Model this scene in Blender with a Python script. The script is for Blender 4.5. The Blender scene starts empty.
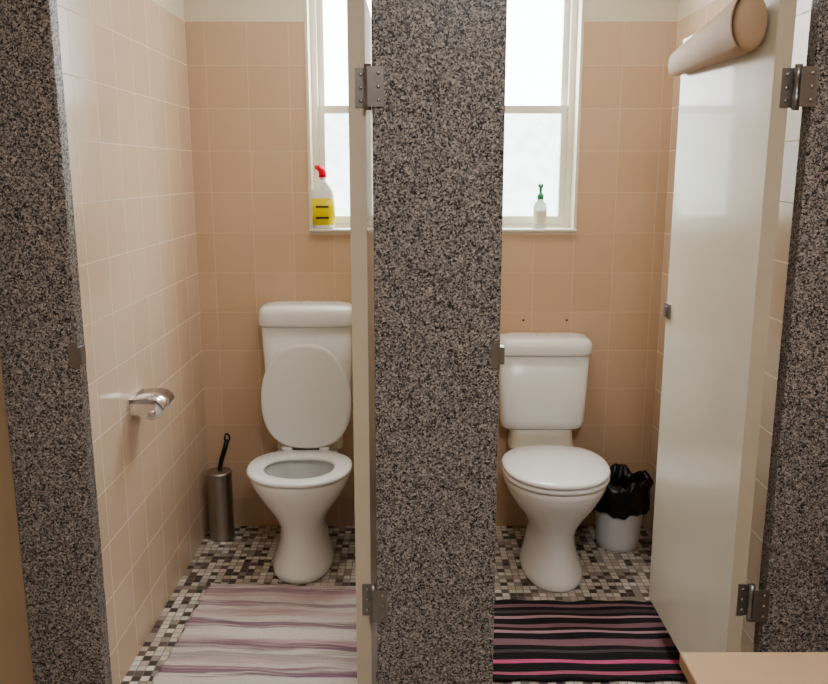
import bpy, bmesh, math, random
from mathutils import Vector, Matrix
random.seed(4)
S = bpy.context.scene
def lin(c):
    return tuple(((v/255)/12.92 if v/255<=0.04045 else ((v/255+0.055)/1.055)**2.4) for v in c)+(1,)
# ---------------------------------------------------------------- materials
def base(name):
    m=bpy.data.materials.new(name); m.use_nodes=True
    nt=m.node_tree; return m,nt,nt.nodes['Principled BSDF']
def N(nt,t,**kw):
    n=nt.nodes.new(t)
    for k,v in kw.items(): setattr(n,k,v)
    return n
def coord(nt): return N(nt,'ShaderNodeTexCoord').outputs['Object']
def ramp(nt,src,stops,interp='LINEAR'):
    r=N(nt,'ShaderNodeValToRGB'); r.color_ramp.interpolation=interp
    el=r.color_ramp.elements
    while len(el)>1: el.remove(el[-1])
    el[0].position=stops[0][0]; el[0].color=stops[0][1]
    for p,c in stops[1:]:
        e=el.new(p); e.color=c
    nt.links.new(src,r.inputs[0]); return r.outputs[0]
def bump(nt,b,src,strength=.2,dist=.002):
    n=N(nt,'ShaderNodeBump'); n.inputs['Strength'].default_value=strength; n.inputs['Distance'].default_value=dist
    nt.links.new(src,n.inputs['Height']); nt.links.new(n.outputs[0],b.inputs['Normal'])
def noise(nt,vec,scale,detail=3):
    n=N(nt,'ShaderNodeTexNoise'); n.inputs['Scale'].default_value=scale; n.inputs['Detail'].default_value=detail
    nt.links.new(vec,n.inputs['Vector']); return n.outputs['Fac']
def plain(name,col,rough=.5,metal=0,var=.04,nscale=8,bmp=0,coat=0,trans=0,alpha=1,sub=0):
    m,nt,b=base(name); c=lin(col); co=coord(nt)
    nz=noise(nt,co,nscale)
    lo=tuple(max(0,v*(1-var)) for v in c[:3])+(1,); hi=tuple(min(1,v*(1+var)) for v in c[:3])+(1,)
    nt.links.new(ramp(nt,nz,[(.3,lo),(.7,hi)]),b.inputs['Base Color'])
    b.inputs['Roughness'].default_value=rough; b.inputs['Metallic'].default_value=metal
    b.inputs['Coat Weight'].default_value=coat; b.inputs['Transmission Weight'].default_value=trans
    if bmp: bump(nt,b,noise(nt,co,nscale*12),bmp)
    return m
def mathn(nt,op,a,bv):
    n=N(nt,'ShaderNodeMath',operation=op)
    for i,v in enumerate((a,bv)):
        if isinstance(v,(int,float)): n.inputs[i].default_value=v
        else: nt.links.new(v,n.inputs[i])
    return n.outputs[0]
def tilemat(name,axis,c1,c2,grout,paint,off=0.0,top=2.09,size=.163):
    m,nt,b=base(name); co=coord(nt)
    s=N(nt,'ShaderNodeSeparateXYZ'); nt.links.new(co,s.inputs[0])
    c=N(nt,'ShaderNodeCombineXYZ')
    nt.links.new(mathn(nt,'ADD',s.outputs[axis],off+size*40),c.inputs[0])
    nt.links.new(mathn(nt,'ADD',s.outputs[2],-top+size*40),c.inputs[1])
    br=N(nt,'ShaderNodeTexBrick',offset=0.0,squash=1.0)
    br.inputs['Scale'].default_value=1; br.inputs['Brick Width'].default_value=size; br.inputs['Row Height'].default_value=size
    br.inputs['Mortar Size'].default_value=.0018; br.inputs['Mortar Smooth'].default_value=.1
    br.inputs['Color1'].default_value=lin(c1); br.inputs['Color2'].default_value=lin(c2); br.inputs['Mortar'].default_value=lin(grout)
    nt.links.new(c.outputs[0],br.inputs['Vector'])
    gt=mathn(nt,'GREATER_THAN',s.outputs[2],top)
    mx=N(nt,'ShaderNodeMix',data_type='RGBA')
    nt.links.new(gt,mx.inputs[0]); nt.links.new(br.outputs['Color'],mx.inputs[6]); mx.inputs[7].default_value=lin(paint)
    nt.links.new(mx.outputs[2],b.inputs['Base Color'])
    r=mathn(nt,'ADD',mathn(nt,'MULTIPLY',mathn(nt,'MAXIMUM',br.outputs['Fac'],gt),.4),.2)
    nt.links.new(r,b.inputs['Roughness'])
    h=mathn(nt,'ADD',mathn(nt,'MULTIPLY',br.outputs['Fac'],-1),mathn(nt,'MULTIPLY',noise(nt,co,9),.35))
    bump(nt,b,h,.45,.002)
    return m
PT=(228,220,200)
M_tx=tilemat('peach_tile_back',0,(213,184,156),(217,190,163),(220,198,172),PT,off=-.0)
M_ty=tilemat('peach_tile_side',1,(219,196,172),(225,203,180),(236,220,200),PT,off=.03)
def mosaic():
    m,nt,b=base('mosaic_floor'); co=coord(nt)
    size=.027
    ad=N(nt,'ShaderNodeVectorMath',operation='ADD'); ad.inputs[1].default_value=(size*400,size*400,0); nt.links.new(co,ad.inputs[0])
    sc=N(nt,'ShaderNodeVectorMath',operation='SCALE'); sc.inputs['Scale'].default_value=1/size; nt.links.new(ad.outputs[0],sc.inputs[0])
    fl=N(nt,'ShaderNodeVectorMath',operation='FLOOR'); nt.links.new(sc.outputs[0],fl.inputs[0])
    mu=N(nt,'ShaderNodeVectorMath',operation='MULTIPLY'); mu.inputs[1].default_value=(1,1,0); nt.links.new(fl.outputs[0],mu.inputs[0])
    wn=N(nt,'ShaderNodeTexWhiteNoise',noise_dimensions='2D'); nt.links.new(mu.outputs[0],wn.inputs['Vector'])
    col=ramp(nt,wn.outputs['Value'],[(0,lin((82,75,72))),(.12,lin((112,100,92))),(.25,lin((162,150,139))),(.40,lin((206,198,186))),(.70,lin((220,213,202))),(.88,lin((190,178,164)))],'CONSTANT')
    br=N(nt,'ShaderNodeTexBrick',offset=0.0,squash=1.0)
    br.inputs['Scale'].default_value=1; br.inputs['Brick Width'].default_value=size; br.inputs['Row Height'].default_value=size
    br.inputs['Mortar Size'].default_value=.0016; br.inputs['Mortar Smooth'].default_value=.1
    nt.links.new(ad.outputs[0],br.inputs['Vector'])
    mx=N(nt,'ShaderNodeMix',data_type='RGBA'); nt.links.new(br.outputs['Fac'],mx.inputs[0]); nt.links.new(col,mx.inputs[6]); mx.inputs[7].default_value=lin((140,130,119))
    nt.links.new(mx.outputs[2],b.inputs['Base Color']); b.inputs['Roughness'].default_value=.38
    bump(nt,b,mathn(nt,'MULTIPLY',br.outputs['Fac'],-1),.4,.001)
    return m
M_floor=mosaic()
def terrazzo():
    m,nt,b=base('terrazzo'); co=coord(nt)
    n=N(nt,'ShaderNodeTexNoise'); n.inputs['Scale'].default_value=150; nt.links.new(co,n.inputs['Vector'])
    sc=N(nt,'ShaderNodeVectorMath',operation='SCALE'); sc.inputs['Scale'].default_value=.006; nt.links.new(n.outputs['Color'],sc.inputs[0])
    ad=N(nt,'ShaderNodeVectorMath',operation='ADD'); nt.links.new(co,ad.inputs[0]); nt.links.new(sc.outputs[0],ad.inputs[1])
    cols=[]
    for s in (225,350):
        v=N(nt,'ShaderNodeTexVoronoi'); v.inputs['Scale'].default_value=s; nt.links.new(ad.outputs[0],v.inputs['Vector'])
        sp=N(nt,'ShaderNodeSeparateColor'); nt.links.new(v.outputs['Color'],sp.inputs[0]); cols.append(sp.outputs)
    a=ramp(nt,cols[0][0],[(0,lin((36,36,38))),(.22,lin((88,86,87))),(.40,lin((128,124,122))),(.64,lin((158,152,147))),(.86,lin((190,181,172)))],'CONSTANT')
    d=ramp(nt,cols[1][1],[(0,lin((44,44,46))),(.25,lin((114,111,110))),(.60,lin((164,157,152)))],'CONSTANT')
    mx=N(nt,'ShaderNodeMix',data_type='RGBA'); nt.links.new(mathn(nt,'GREATER_THAN',cols[1][0],.5),mx.inputs[0])
    nt.links.new(a,mx.inputs[6]); nt.links.new(d,mx.inputs[7]); nt.links.new(mx.outputs[2],b.inputs['Base Color'])
    b.inputs['Roughness'].default_value=.4
    return m
M_terr=terrazzo()
M_paint=plain('cream_paint',(228,220,200),.6)
M_wallbeige=plain('beige_wall_paint',(190,166,136),.6)
M_ceil=plain('ceiling_white',(235,232,226),.8)
M_door=plain('door_gloss_paint',(228,226,214),.28,var=.03,nscale=3,coat=.3)
M_dooredge=plain('door_edge_paint',(206,194,174),.45)
M_frame=plain('window_frame_paint',(224,220,206),.4)
M_cer=plain('ceramic_white',(242,243,241),.08,var=.01,coat=.6)
M_plast=plain('plastic_white',(242,243,241),.22,var=.01)
M_plast2=plain('plastic_cream',(228,222,206),.3,var=.01)
M_paper=plain('paper_white',(240,240,238),.8,var=.01)
M_chrome=plain('chrome',(235,235,238),.2,1,var=.02)
M_steel=plain('brushed_steel',(182,178,172),.32,1,nscale=30)
M_hinge=plain('hinge_metal',(150,148,145),.38,.8,nscale=40,bmp=.1)
M_black=plain('black_plastic',(24,24,26),.35)
M_bag=plain('bin_bag_black',(16,16,18),.25,nscale=20,bmp=.3)
M_binw=plain('bin_white',(226,228,232),.35)
M_dark=plain('dark_gap',(60,50,44),.7)
M_yellow=plain('label_yellow',(232,214,40),.4)
M_red=plain('cap_red',(224,20,50),.3)
M_green=plain('label_green',(60,150,100),.4)
M_towel=plain('curled_card_tan',(190,162,134),.55,nscale=6,var=.03)
M_wood=plain('laminate_beige',(186,158,128),.45,nscale=5)
M_water=plain('bowl_water',(120,122,100),.03,var=.05)
M_clear=plain('bottle_clear',(226,234,230),.15,var=.02,trans=.5)
def panemat(name,c1,c2,rough):
    m,nt,b=base(name); out=nt.nodes['Material Output']; co=coord(nt)
    t=N(nt,'ShaderNodeBsdfTransparent'); col=ramp(nt,noise(nt,co,22,7),[(.38,lin(c1)),(.62,lin(c2))]); nt.links.new(col,t.inputs[0])
    g=N(nt,'ShaderNodeBsdfGlossy'); g.inputs['Roughness'].default_value=rough
    mx=N(nt,'ShaderNodeMixShader'); mx.inputs[0].default_value=.06
    nt.links.new(t.outputs[0],mx.inputs[1]); nt.links.new(g.outputs[0],mx.inputs[2]); nt.links.new(mx.outputs[0],out.inputs['Surface'])
    return m
M_glassU=panemat('glass_clear',(248,250,252),(250,252,254),.05)
M_glassL=panemat('glass_textured',(206,212,209),(214,219,217),.3)
def rugstripes(name,stops,y0,y1,wob=.01,cream=False):
    m,nt,b=base(name); co=coord(nt)
    s=N(nt,'ShaderNodeSeparateXYZ'); nt.links.new(co,s.inputs[0])
    n1=noise(nt,co,6,3)
    yy=mathn(nt,'ADD',s.outputs[1],mathn(nt,'MULTIPLY',mathn(nt,'SUBTRACT',n1,.5),wob))
    v=mathn(nt,'DIVIDE',mathn(nt,'SUBTRACT',yy,y0),y1-y0)
    if cream:
        c=N(nt,'ShaderNodeCombineXYZ'); nt.links.new(mathn(nt,'MULTIPLY',s.outputs[0],4.0),c.inputs[0]); nt.links.new(mathn(nt,'MULTIPLY',yy,70),c.inputs[1])
        v2=noise(nt,c.outputs[0],1.0,3.0)
        v=mathn(nt,'ADD',v,mathn(nt,'MULTIPLY',mathn(nt,'SUBTRACT',v2,.5),.13))
        col=ramp(nt,v,stops)
    else:
        col=ramp(nt,v,stops,'CONSTANT')
    w=N(nt,'ShaderNodeTexWave',bands_direction='Y'); w.inputs['Scale'].default_value=38; w.inputs['Distortion'].default_value=2.5; w.inputs['Detail Scale'].default_value=4
    nt.links.new(co,w.inputs['Vector'])
    mx=N(nt,'ShaderNodeMix',data_type='RGBA',blend_type='MULTIPLY'); mx.inputs[0].default_value=.2
    nt.links.new(col,mx.inputs[6]); nt.links.new(w.outputs['Color'],mx.inputs[7])
    nt.links.new(mx.outputs[2],b.inputs['Base Color']); b.inputs['Roughness'].default_value=.95
    bump(nt,b,w.outputs['Fac'],.6,.004)
    return m
# ---------------------------------------------------------------- geometry helpers
def link(name,bm,mat,parent=None,smooth=False,sub=0):
    bmesh.ops.recalc_face_normals(bm,faces=bm.faces)
    me=bpy.data.meshes.new(name); bm.to_mesh(me); bm.free()
    o=bpy.data.objects.new(name,me); S.collection.objects.link(o)
    me.materials.append(mat)
    if parent: o.parent=parent
    if smooth:
        for p in me.polygons: p.use_smooth=True
    if sub:
        md=o.modifiers.new('sub','SUBSURF'); md.levels=sub; md.render_levels=sub
    return o
def empty(name,loc,rz=0):
    e=bpy.data.objects.new(name,None); e.location=loc; e.rotation_euler[2]=rz; e.empty_display_size=.05
    S.collection.objects.link(e); return e
def addbox(bm,x0,x1,y0,y1,z0,z1):
    r=bmesh.ops.create_cube(bm,size=1)
    for v in r['verts']:
        v.co=Vector((x0+(v.co.x+.5)*(x1-x0),y0+(v.co.y+.5)*(y1-y0),z0+(v.co.z+.5)*(z1-z0)))
    return r['verts']
def box(name,x0,x1,y0,y1,z0,z1,mat,parent=None,bev=0,seg=2):
    bm=bmesh.new(); addbox(bm,x0,x1,y0,y1,z0,z1)
    o=link(name,bm,mat,parent)
    if bev:
        md=o.modifiers.new('bev','BEVEL'); md.width=bev; md.segments=seg
        for p in o.data.polygons: p.use_smooth=True
        md.harden_normals=True
    return o
def boxes(name,lst,mat,parent=None):
    bm=bmesh.new()
    for b in lst: addbox(bm,*b)
    return link(name,bm,mat,parent)
def loft(bm,rings,cap0=True,cap1=True):
    vr=[[bm.verts.new(p) for p in r] for r in rings]
    n=len(vr[0])
    for a,b in zip(vr,vr[1:]):
        for i in range(n): bm.faces.new((a[i],a[(i+1)%n],b[(i+1)%n],b[i]))
    if cap0: bm.faces.new(vr[0][::-1])
    if cap1: bm.faces.new(vr[-1])
    return vr
def sup(c,p):
    return math.copysign(abs(c)**(2/p),c)
def egg(hw,yf,yb,z,n=56,pf=2.15,pb=2.5,k=.46,x=0):
    c=yb-(yb-yf)*k; out=[]
    for i in range(n):
        t=2*math.pi*i/n; s,cc=math.sin(t),math.cos(t)
        p=pb if s>0 else pf
        out.append((x+hw*sup(cc,p),c+(yb-c if s>0 else c-yf)*sup(s,p),z))
    return out
def rrect(x0,x1,y0,y1,z,p=6,n=56):
    return [((x0+x1)/2+(x1-x0)/2*sup(math.cos(2*math.pi*i/n),p),(y0+y1)/2+(y1-y0)/2*sup(math.sin(2*math.pi*i/n),p),z) for i in range(n)]
def lathe(name,prof,mat,parent=None,loc=(0,0,0),n=40,cap0=True,cap1=True,sy=1):
    bm=bmesh.new()
    loft(bm,[[(loc[0]+r*math.cos(2*math.pi*i/n),loc[1]+sy*r*math.sin(2*math.pi*i/n),loc[2]+z) for i in range(n)] for r,z in prof],cap0,cap1)
    return link(name,bm,mat,parent,True)
def tube(name,pts,rad,mat,parent=None,n=14):
    bm=bmesh.new(); pts=[Vector(p) for p in pts]; rings=[]
    for i,p in enumerate(pts):
        d=(pts[min(i+1,len(pts)-1)]-pts[max(i-1,0)]).normalized()
        a=Vector((0,0,1)) if abs(d.z)<.9 else Vector((1,0,0))
        u=d.cross(a).normalized(); v=d.cross(u)
        r=rad[i] if isinstance(rad,(list,tuple)) else rad
        rings.append([p+u*r*math.cos(2*math.pi*j/n)+v*r*math.sin(2*math.pi*j/n) for j in range(n)])
    loft(bm,rings); return link(name,bm,mat,parent,True)
def edgesplit(o,ang=40):
    md=o.modifiers.new('es','EDGE_SPLIT'); md.split_angle=math.radians(ang); return o
# ---------------------------------------------------------------- room
YB=3.4; XL=-.888; XR=1.02; YF=1.87; H=2.65; FX0=-.955; FX1=1.75; FY=-1.6
box('floor',-1.1,1.9,FY-.15,YB+.18,-.1,0,M_floor)
box('ceiling',-1.1,1.9,FY-.15,YB+.18,H,H+.1,M_ceil)
# windows openings
W=[(-.425,.02),(.215,.66)]; WZ0,WZ1=1.268,2.38
lst=[(-1.1,1.9,YB,YB+.18,0,WZ0),(-1.1,1.9,YB,YB+.18,WZ1,H),(-1.1,W[0][0],YB,YB+.18,WZ0,WZ1),(W[0][1],W[1][0],YB,YB+.18,WZ0,WZ1),(W[1][1],1.9,YB,YB+.18,WZ0,WZ1)]
boxes('wall_back',lst,M_tx)
box('wall_left',-1.1,XL,YF+.05,YB,0,H,M_ty)
box('wall_right',XR,XR+.12,YF+.05,YB,0,H,M_ty)
box('wall_front_left',-1.1,FX0,FY,YF+.05,0,H,M_wallbeige)
box('wall_front_right',FX1,FX1+.15,FY,YF+.05,0,H,M_wallbeige)
box('wall_front',-1.1,1.9,FY-.15,FY,0,H,M_wallbeige)
# partition between stalls (tiled both sides)
box('partition_wall',.075,.125,YF+.045,YB,0,2.2,M_ty)
# terrazzo panels
PZ=2.3
tpL=box('terrazzo_panel',FX0,-.775,YF,YF+.045,0,PZ,M_terr,bev=.003)
tpC=box('terrazzo_panel.001',-.091,.198,YF,YF+.045,0,PZ,M_terr,bev=.003)
box('terrazzo_panel.002',.863,FX1,YF,YF+.045,0,PZ,M_terr,bev=.003)
# ---------------------------------------------------------------- windows
def frame4(name,x0,x1,y0,y1,z0,z1,t,mat,par,tb=None,tt=None):
    tb=tb or t; tt=tt or t
    bm=bmesh.new()
    addbox(bm,x0,x0+t,y0,y1,z0,z1); addbox(bm,x1-t,x1,y0,y1,z0,z1)
    addbox(bm,x0+t,x1-t,y0+.0005,y1-.0005,z0,z0+tb); addbox(bm,x0+t,x1-t,y0+.0005,y1-.0005,z1-tt,z1)
    return link(name,bm,mat,par)
def window(idx,x0,x1):
    e=empty('window_%d'%idx,(0,YB,WZ0)); h=WZ1-WZ0
    t=.012
    frame4('reveal',x0,x1,-.004,.176,0,h,t,M_paint,e)
    box('sill',x0+.0005,x1-.0005,-.02,.074,t,t+.012,M_frame,e,.004)
    a0,a1=x0+t,x1-t; f=.024
    frame4('frame_outer',a0,a1,.075,.15,t,h-t,f,M_frame,e)
    b0,b1=a0+f+.0005,a1-f-.0005; s=.024; zm=.5; zb=t+f+.0005
    frame4('sash_lower',b0,b1,.085,.112,zb,zm+.014,s,M_frame,e,.034,.03)
    frame4('sash_upper',b0,b1,.114,.14,zm-.014,h-t-f-.001,s,M_frame,e,.028,.034)
    box('glass_lower',b0+s,b1-s,.098,.102,zb+.034,zm-.016,M_glassL,e)
    box('glass_upper',b0+s,b1-s,.126,.13,zm+.014,h-t-f-.035,M_glassU,e)
window(1,*W[0]); window(2,*W[1])
# ---------------------------------------------------------------- doors
DH=1.78; DW=.66
def hinge(par,name,x,z,dx):
    bm=bmesh.new()
    addbox(bm,min(x,x-dx*.028),max(x,x-dx*.028),-.004,.0005,z-.042,z+.042)
    addbox(bm,min(x,x+dx*.036),max(x,x+dx*.036),-.036,-.031,z-.042,z+.042) 
    o=link(name,bm,M_hinge,par)
    lathe(name+'_knuckle',[(.008,z-.048),(.008,z-.016),(.0065,z-.014),(.0065,z+.014),(.008,z+.016),(.008,z+.048)],M_hinge,par,(x,-.018,0),16)
    bm=bmesh.new()
    for sx in (-1,1):
        for sz in (-.028,0,.028):
            cx=x+sx*dx*(.016 if sx<0 else .024); yy=-.005 if sx<0 else -.037
            r=bmesh.ops.create_uvsphere(bm,u_segments=10,v_segments=6,radius=.004)
            for v in r['verts']: v.co=Vector((cx+v.co.x,yy+v.co.y*.5,z+sz+v.co.z))
    link(name+'_screws',bm,M_steel,par,True)
def door(idx,x,side):
    e=empty('door_%d'%idx,(x,1.9,.12))
    t=.038
    x0,x1=(-t,0) if side>0 else (0,t)
    box('slab',x0,x1,0,DW,0,DH,M_door,e,.002)
    box('edge_strip',x0+.001,x1-.001,-.0015,.001,.002,DH-.002,M_dooredge,e)
    return e,x0,x1
d2,x0,x1=door(2,.826,1)
for nm,z in (('hinge_lower',.355),('hinge_upper',1.58)): hinge(d2,nm,.008,z,1)
bm=bmesh.new(); addbox(bm,-.038-.006,-.038,DW-.045,DW+.002,.955,1.0); addbox(bm,-.038-.014,-.044,DW-.035,DW-.015,.962,.993)
link('latch',bm,M_hinge,d2)
d1,x0,x1=door(1,-.107,1)
for nm,z in (('hinge_lower',.355),('hinge_upper',1.58)): hinge(d1,nm,.006,z,1)
bm=bmesh.new(); addbox(bm,-.038-.006,-.038,DW-.045,DW+.002,.955,1.0); link('latch',bm,M_hinge,d1)
# door keeps on terrazzo panels
def keep(par,x,s):
    bm=bmesh.new()
    addbox(bm,min(x,x-s*.02),max(x,x-s*.02),YF-.003,YF,1.075,1.135)
    addbox(bm,min(x,x+s*.01),max(x,x+s*.01),YF-.008,YF+.02,1.085,1.125)
    link('latch_keep',bm,M_hinge,par)
keep(tpL,-.775,1); keep(tpC,.198,1)
# curled sheet of card on door 2
e=empty('curled_card_roll',(.788,1.935,1.832))
bm=bmesh.new(); rings=[]
L=.62; n=40
for i in range(24):
    s=i/23
    rz=.066*(1-s)+.034*s; rx=.042*(1-s)+.018*s; cz=.014*(1-s)-.004*s
    k={0:.72,1:.9,2:.98}.get(i,1)
    if i==23: k=.9
    rings.append([(-rx-.001+k*rx*math.cos(2*math.pi*j/n),(s*L if i>2 else (0,.006,.016)[i]),cz+k*rz*math.sin(2*math.pi*j/n)) for j in range(n)])
loft(bm,rings)
fl=[]
for i in range(24):
    s=i/23; rz=(.066*(1-s)+.034*s)+.003; rx=(.042*(1-s)+.018*s)+.002; cz=.014*(1-s)-.004*s
    A=[math.radians(95+135*j/16) for j in range(17)]
    ou=[(-rx+rx*math.cos(a),.006+s*(L-.004),cz+rz*math.sin(a)) for a in A]
    inn=[(-rx+(rx-.003)*math.cos(a),.006+s*(L-.004),cz+(rz-.003)*math.sin(a)) for a in A[::-1]]
    fl.append(ou+inn)
loft(bm,fl)
link('card',bm,M_towel,e,True); edgesplit(e.children[-1],60)
# ---------------------------------------------------------------- toilets
def toilet(name,x,zt,zb,lid_open,ky,lidh,round_p,cx,zbot):
    e=empty(name,(x,YB,0)); K=1.1
    R=[(0,.104,-.566,-.2),(.012,.108,-.571,-.2),(.03,.107,-.568,-.2),(.05,.099,-.555,-.2),(.09,.088,-.535,-.19),(.14,.080,-.527,-.18),(.185,.082,-.53,-.17),(.225,.096,-.545,-.17),(.265,.12,-.565,-.17),(.305,.146,-.588,-.17),(.345,.166,-.608,-.165),(.375,.176,-.62,-.16),(.392,.177,-.622,-.158),(.4,.172,-.617,-.162)]
    In=[(.4,.130,-.578,-.275),(.385,.122,-.57,-.28),(.33,.114,-.56,-.285),(.27,.09,-.53,-.3),(.21,.055,-.48,-.34)]
    bm=bmesh.new()
    loft(bm,[egg(h*K,yf*ky,yb*ky,z) for z,h,yf,yb in R+In],True,True)
    link('pan',bm,M_cer,e,True)
    bm=bmesh.new(); loft(bm,[egg(.092,-.520*ky,-.305*ky,.262),egg(.092,-.520*ky,-.305*ky,.267)]); link('water',bm,M_water,e,True)
    bm=bmesh.new()
    loft(bm,[rrect(-.06,.06,-.26,-.07,.1,4),rrect(-.07,.07,-.28,-.05,.2,4),rrect(-.085,.085,-.28,-.03,.3,4),rrect(-.12,.12,-.28,-.03,.36,4),rrect(-.125,.125,-.26,-.025,.395,4),rrect(-.12,.12,-.255,-.03,.4,4)])
    link('rear_body',bm,M_cer,e,True)
    tube('outlet_pipe',[(0,-.12,.17),(0,-.06,.17),(0,-.002,.17)],[.055,.055,.055],M_plast2,e,24)
    bm=bmesh.new(); z1=zb+.01
    loft(bm,[rrect(cx-.135,cx+.135,-.15,-.02,.4,5),rrect(cx-.135,cx+.135,-.15,-.02,.405,5),rrect(cx-.128,cx+.128,-.14,-.02,.45,5),rrect(cx-.125,cx+.125,-.14,-.02,z1,5)])
    link('flush_shroud',bm,M_plast2,e,True)
    zl=zt-lidh
    def rr(h,y0,z,q=round_p,y1=-.003): return rrect(cx-h,cx+h,y0,y1,z,q)
    bm=bmesh.new()
    loft(bm,[rr(.150,-.14,zb),rr(.166,-.155,zb+.012),rr(.172,-.162,zb+.04),rr(.182,-.172,zl-.004),rr(.178,-.165,zl)])
    link('cistern',bm,M_plast,e,True)
    bm=bmesh.new()
    loft(bm,[rr(.180,-.17,zl),rr(.189,-.18,zl+.003),rr(.191,-.183,zl+.012),rr(.191,-.183,zl+lidh*.5),rr(.187,-.179,zl+lidh*.76),rr(.176,-.168,zl+lidh*.92,y1=-.008),rr(.14,-.145,zt-.001,y1=-.02),rr(.06,-.11,zt,y1=-.05)])
    link('cistern_lid',bm,M_plast,e,True)
    lathe('flush_button',[(.03,0),(.03,.003),(.026,.005),(.01,.005)],M_plast2,e,(cx,-.09,zt-.001),28)
    # seat ring
    yb=-.205; yf=-.63*ky; HW=.2
    def ring_out(ins,z): return egg(HW-ins,yf+ins,yb-ins*.6,z)
    bm=bmesh.new()
    sec=[(.012,.402),(.003,.405),(0,.411),(.002,.417),(.01,.421)]
    inn=[(.056,.421),(.066,.417),(.069,.411),(.066,.404)]
    vr=loft(bm,[ring_out(i,z) for i,z in sec]+[egg(HW-i,yf+i*1.05,yb-i*1.3,z) for i,z in inn],False,False)
    n=len(vr[0])
    for i in range(n): bm.faces.new((vr[-1][i],vr[-1][(i+1)%n],vr[0][(i+1)%n],vr[0][i]))
    link('seat_ring',bm,M_plast,e,True)
    bm=bmesh.new()
    loft(bm,[ring_out(.014,.0),ring_out(.002,.002),ring_out(0,.008),ring_out(.003,.014),ring_out(.012,.019),ring_out(.05,.024),ring_out(.11,.026)])
    piv=Vector((0,yb-.002,.424))
    if lid_open:
        M=Matrix.Translation(piv)@Matrix.Rotation(math.radians(-90),4,'X')@Matrix.Translation(Vector((0,-yb,0)))
        bmesh.ops.transform(bm,matrix=M,verts=bm.verts)
        for v in bm.verts: v.co.z=.424+abs(v.co.z-.424)*1.13; v.co.x=v.co.x*.9+.006
    else:
        bmesh.ops.translate(bm,vec=(0,0,.424),verts=bm.verts)
    link('seat_lid',bm,M_plast,e,True)
    for k,sx in enumerate((-.075,.075)):
        tube('seat_hinge_%d'%(k+1),[(sx-.02,yb+.01,.418),(sx+.02,yb+.01,.418)],.013,M_plast,e)
    return e
toilet('toilet',-.437,1.0,.60,True,.935,.085,4.6,.006,0)
toilet('toilet.001',.535,.868,.482,False,1.045,.07,5.2,-.008,0)
# ---------------------------------------------------------------- toilet brush
e=empty('toilet_brush',(-.815,3.29,0))
lathe('holder',[(.053,0),(.054,.004),(.052,.01),(.052,.285),(.054,.29),(.05,.295),(.03,.297),(.012,.3)],M_steel,e)
tube('handle',[(0,0,.29),(.012,0,.34),(.028,.0,.39),(.04,0,.43)],[.008,.009,.010,.009],M_black,e)
tube('handle_loop',[(.04+.010*math.sin(a),0,.438-.018*math.cos(a)) for a in [i*2*math.pi/16 for i in range(17)]],.004,M_black,e,8)
# ---------------------------------------------------------------- bins
def bin_(name,x,y,seed):
    rnd=random.Random(seed)
    e=empty(name,(x,y,0))
    lathe('bucket',[(.078,0),(.084,.004),(.088,.03),(.104,.24),(.108,.26),(.1,.262),(.095,.24),(.08,.02)],M_binw,e)
    n=64; bm=bmesh.new(); rings=[]
    for r,z,w in [(.112,.165,.5),(.12,.2,.8),(.122,.24,.9),(.122,.275,1),(.112,.3,1),(.095,.295,.8),(.09,.24,.3),(.07,.14,.2)]:
        rings.append([((r+w*.008*(math.sin(9*t+z*30)+.6*math.sin(17*t+2+z*50)+.5*rnd.uniform(-1,1)))*math.cos(t),(r+w*.008*(math.sin(9*t+z*30)+.6*math.sin(17*t+2+z*50)))*math.sin(t),z+w*.014*math.sin(5*t+seed)+w*.008*math.sin(13*t)) for t in [2*math.pi*i/n for i in range(n)]])
    loft(bm,rings,False,True); link('bin_bag',bm,M_bag,e,True)
bin_('waste_bin',.845,3.22,1); bin_('waste_bin.001',-.115,3.2,5)
# ---------------------------------------------------------------- paper holder
e=empty('toilet_paper_holder',(XL,2.55,.795))
box('wall_plate',0,.006,-.07,.07,-.03,.035,M_chrome,e,.002)
boxes('arms',[(.004,.085,-.068,-.064,-.018,.018),(.004,.085,.064,.068,-.018,.018)],M_chrome,e)
tube('roller',[(.074,-.0635,-.010),(.074,.0635,-.010)],.024,M_paper,e,24)
tube('roller_end',[(.074,-.072,-.010),(.074,-.0635,-.010)],[.010,.012],M_chrome,e,20)
bm=bmesh.new()
pf=[(.004,.030),(.03,.034),(.06,.036),(.085,.030),(.102,.016),(.107,.002)]
rings=[[(x,yy,z) for x,z in pf]+[(x-.002,yy,z-.003) for x,z in pf[::-1]] for yy in (-.062,.07)]
loft(bm,rings); link('hood',bm,M_chrome,e,True); edgesplit(e.children[-1])
# ---------------------------------------------------------------- bottles on sills
zs=WZ0+.024
e=empty('cleaner_bottle',(-.372,YB+.03,zs))
bm=bmesh.new()
loft(bm,[rrect(-w,w,-d,d,z,3,32) for z,w,d in [(0,.04,.02),(.004,.046,.023),(.06,.049,.024),(.12,.047,.023),(.15,.042,.02),(.172,.03,.015),(.185,.017,.013),(.195,.014,.013)]])
link('body',bm,M_plast,e,True)
bm=bmesh.new()
loft(bm,[rrect(-w,w,-d,d,z,3,32) for z,w,d in [(.015,.049,.0245),(.06,.050,.0252),(.122,.048,.0245)]]); link('label',bm,M_yellow,e,True)
box('label_print',-.026,.026,-.0262,-.024,.04,.048,M_dark,e); box('label_print_2',-.026,.026,-.0262,-.024,.085,.092,M_dark,e)
tube('neck',[(0,0,.19),(.0,0,.215),(-.006,0,.235),(-.02,0,.25)],[.012,.011,.010,.007],M_plast,e)
tube('cap',[(.002,0,.205),(.002,0,.218),(-.001,0,.232),(-.012,0,.243),(-.028,0,.248)],[.017,.016,.0145,.012,.008],M_red,e)
e=empty('sanitiser_bottle',(.515,YB+.03,zs))
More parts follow.
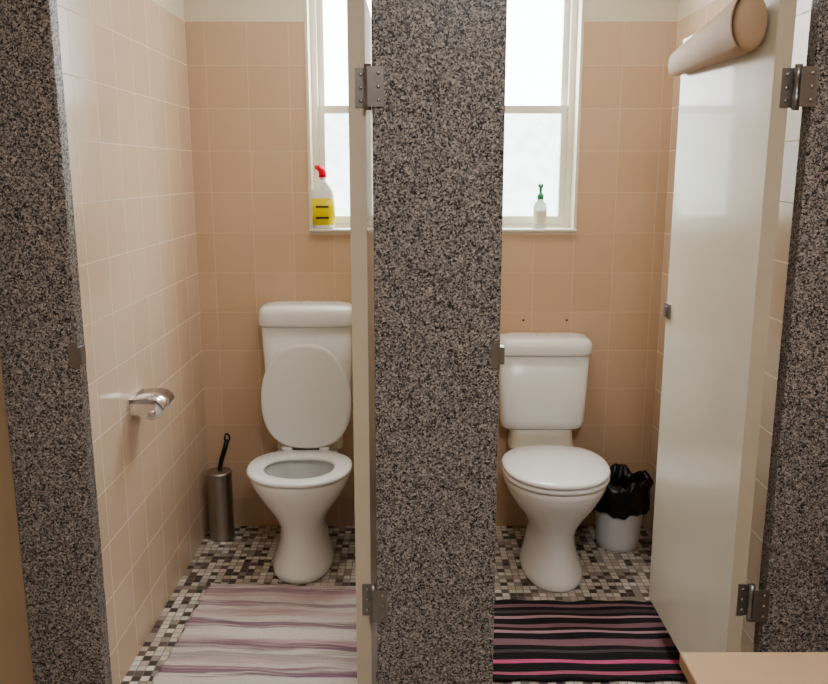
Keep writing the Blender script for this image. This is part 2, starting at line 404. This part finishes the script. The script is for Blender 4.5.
lathe('body',[(.024,0),(.027,.004),(.027,.085),(.024,.1),(.012,.112),(.011,.12)],M_clear,e,sy=.8)
lathe('label',[(.0275,.02),(.0278,.022),(.0278,.07),(.0275,.072)],M_plast2,e,sy=.82)
lathe('pump_collar',[(.013,.118),(.013,.137),(.006,.14),(.006,.165),(.011,.167),(.011,.178),(.004,.18)],M_green,e)
tube('pump_spout',[(0,0,.172),(0,-.02,.173),(0,-.03,.168)],.005,M_green,e,10)
# screw plugs over right cistern
e=empty('wall_screw_plugs',(.545,YB,.915))
for k,dx in enumerate((-.09,.09)):
    bm=bmesh.new(); r=bmesh.ops.create_uvsphere(bm,u_segments=12,v_segments=8,radius=.0045); bmesh.ops.scale(bm,vec=(1,.5,1),verts=bm.verts); bmesh.ops.translate(bm,vec=(dx,-.001,0),verts=bm.verts)
    link('screw_%d'%(k+1),bm,M_dark,e,True)
# ---------------------------------------------------------------- rugs
def rug(name,cx,cy,w,d,rz,mat,seed,fr):
    e=empty(name,(cx,cy,0),rz); rnd=random.Random(seed)
    bm=bmesh.new(); nx,ny=60,44; g=[]
    for j in range(ny+1):
        row=[]
        for i in range(nx+1):
            u=i/nx-.5; v=j/ny-.5
            x=u*w+ (.005*math.sin(j*1.3+seed)+.003*rnd.uniform(-1,1) if i in (0,nx) else 0); y=v*d+(.004*math.sin(i*.5+seed) if j in (0,ny) else .003*math.sin(u*9+seed))
            z=.010+.002*math.sin(u*14+v*9)+.0015*math.sin(v*31+u*4)
            row.append(bm.verts.new((x,y,z)))
        g.append(row)
    for j in range(ny):
        for i in range(nx): bm.faces.new((g[j][i],g[j][i+1],g[j+1][i+1],g[j+1][i]))
    r=bmesh.ops.extrude_face_region(bm,geom=bm.faces[:])
    for v in [q for q in r['geom'] if isinstance(q,bmesh.types.BMVert)]: v.co.z=.001
    link('weave',bm,mat,e,True)
    if fr:
        bm=bmesh.new()
        for k in range(46):
            y=-d/2+d*(k+.5)/46
            for sx in (-1,1):
                l=rnd.uniform(.008,.018); yy=y+rnd.uniform(-.004,.004)
                x0=sx*w/2; addbox(bm,min(x0,x0+sx*l),max(x0,x0+sx*l),yy-.0015,yy+.0015,.001,.006)
        link('fringe',bm,mat,e)
CR=lin((230,222,212)); PKS=lin((208,182,180)); MVS=lin((146,114,130)); GYS=lin((186,176,174)); LM=lin((176,144,156))
cr=[(0,CR),(.06,LM),(.09,CR),(.17,CR),(.20,MVS),(.23,LM),(.26,CR),(.31,PKS),(.34,GYS),(.37,CR),(.42,MVS),(.46,PKS),(.50,CR),(.56,CR),(.59,LM),(.62,MVS),(.65,CR),(.72,PKS),(.76,CR),(.80,LM),(.83,CR),(.90,PKS),(.95,LM),(.975,CR)]
rug('rug',-.43,2.5,.70,.70,math.radians(-2.5),rugstripes('rug_cream_mauve',cr,-.35,.35,.03,True),2,False)
BK=lin((38,34,38)); PK=lin((196,112,134)); MV=lin((150,112,120)); GR=lin((92,80,84)); HP=lin((222,112,150)); LP=lin((196,156,162))
pk=[(0,BK),(.05,PK),(.085,BK),(.17,HP),(.215,BK),(.30,GR),(.33,BK),(.38,MV),(.47,BK),(.54,LP),(.575,BK),(.62,MV),(.67,BK),(.74,LP),(.775,BK),(.82,GR),(.86,BK),(.90,MV),(.94,BK)]
rug('rug.001',.52,2.50,.70,.47,math.radians(0),rugstripes('rug_black_pink',pk,-.235,.235,.008),7,True)
# ---------------------------------------------------------------- cabinet bottom right
e=empty('cabinet',(.895,.875,0))
box('carcass',-.46,.46,-.28,.28,.0,.76,M_wood,e,.003)
box('worktop',-.48,.48,-.3,.3,.76,.785,M_wood,e,.004)
boxes('doors',[(-.45,-.005,-.295,-.28,.05,.74),(.005,.45,-.295,-.28,.05,.74)],M_wood,e)
boxes('handles',[(-.05,-.04,-.32,-.295,.5,.62),(.04,.05,-.32,-.295,.5,.62)],M_chrome,e)
# ---------------------------------------------------------------- lights
w=bpy.data.worlds.new('sky'); S.world=w; w.use_nodes=True
bg=w.node_tree.nodes['Background']; bg.inputs[0].default_value=(.98,.99,1,1); bg.inputs[1].default_value=6.0
def area(name,loc,rot,sx,sy,power,col):
    l=bpy.data.lights.new(name,'AREA'); l.shape='RECTANGLE'; l.size=sx; l.size_y=sy; l.energy=power; l.color=col
    o=bpy.data.objects.new(name,l); o.location=loc; o.rotation_euler=rot; S.collection.objects.link(o); return o
def aim(o,t):
    o.rotation_euler=(Vector(t)-o.location).to_track_quat('-Z','Y').to_euler()
a=area('skylight_daylight',(.1,4.7,3.6),(0,0,0),2.6,1.6,420,(.95,.98,1)); aim(a,(.1,3.4,1.8))
e=empty('added_ceiling_fill',(.3,.1,H))  # added fill lamp with unseen fitting, brightens the stall fronts from the camera side
box('fill_fixture',-.35,.35,-.35,.35,-.03,0,M_plast,e,.005)
l=area('fill_lamp',(0,0,-.035),(0,0,0),.6,.6,23,(.98,.99,1)); l.parent=e
e=empty('added_ceiling_fill.001',(.1,2.75,H))  # weak fill lamp and fitting added above the stalls, out of view
box('fill_fixture',-.3,.3,-.1,.1,-.03,0,M_plast,e,.005)
l=area('fill_lamp',(0,0,-.035),(0,0,0),.55,.16,6,(.98,.99,1)); l.parent=e
# ---------------------------------------------------------------- camera
cam=bpy.data.cameras.new('camera'); co=bpy.data.objects.new('camera',cam); S.collection.objects.link(co)
cam.sensor_width=36; cam.sensor_fit='HORIZONTAL'; cam.lens=36*830/828
co.location=(0,0,1.52); co.rotation_euler=(math.radians(90-11.6),0,0); cam.clip_start=.02
S.camera=co
S.view_settings.view_transform='AgX'
try: S.view_settings.look='AgX - Medium High Contrast'
except Exception: pass
S.view_settings.exposure=0.6
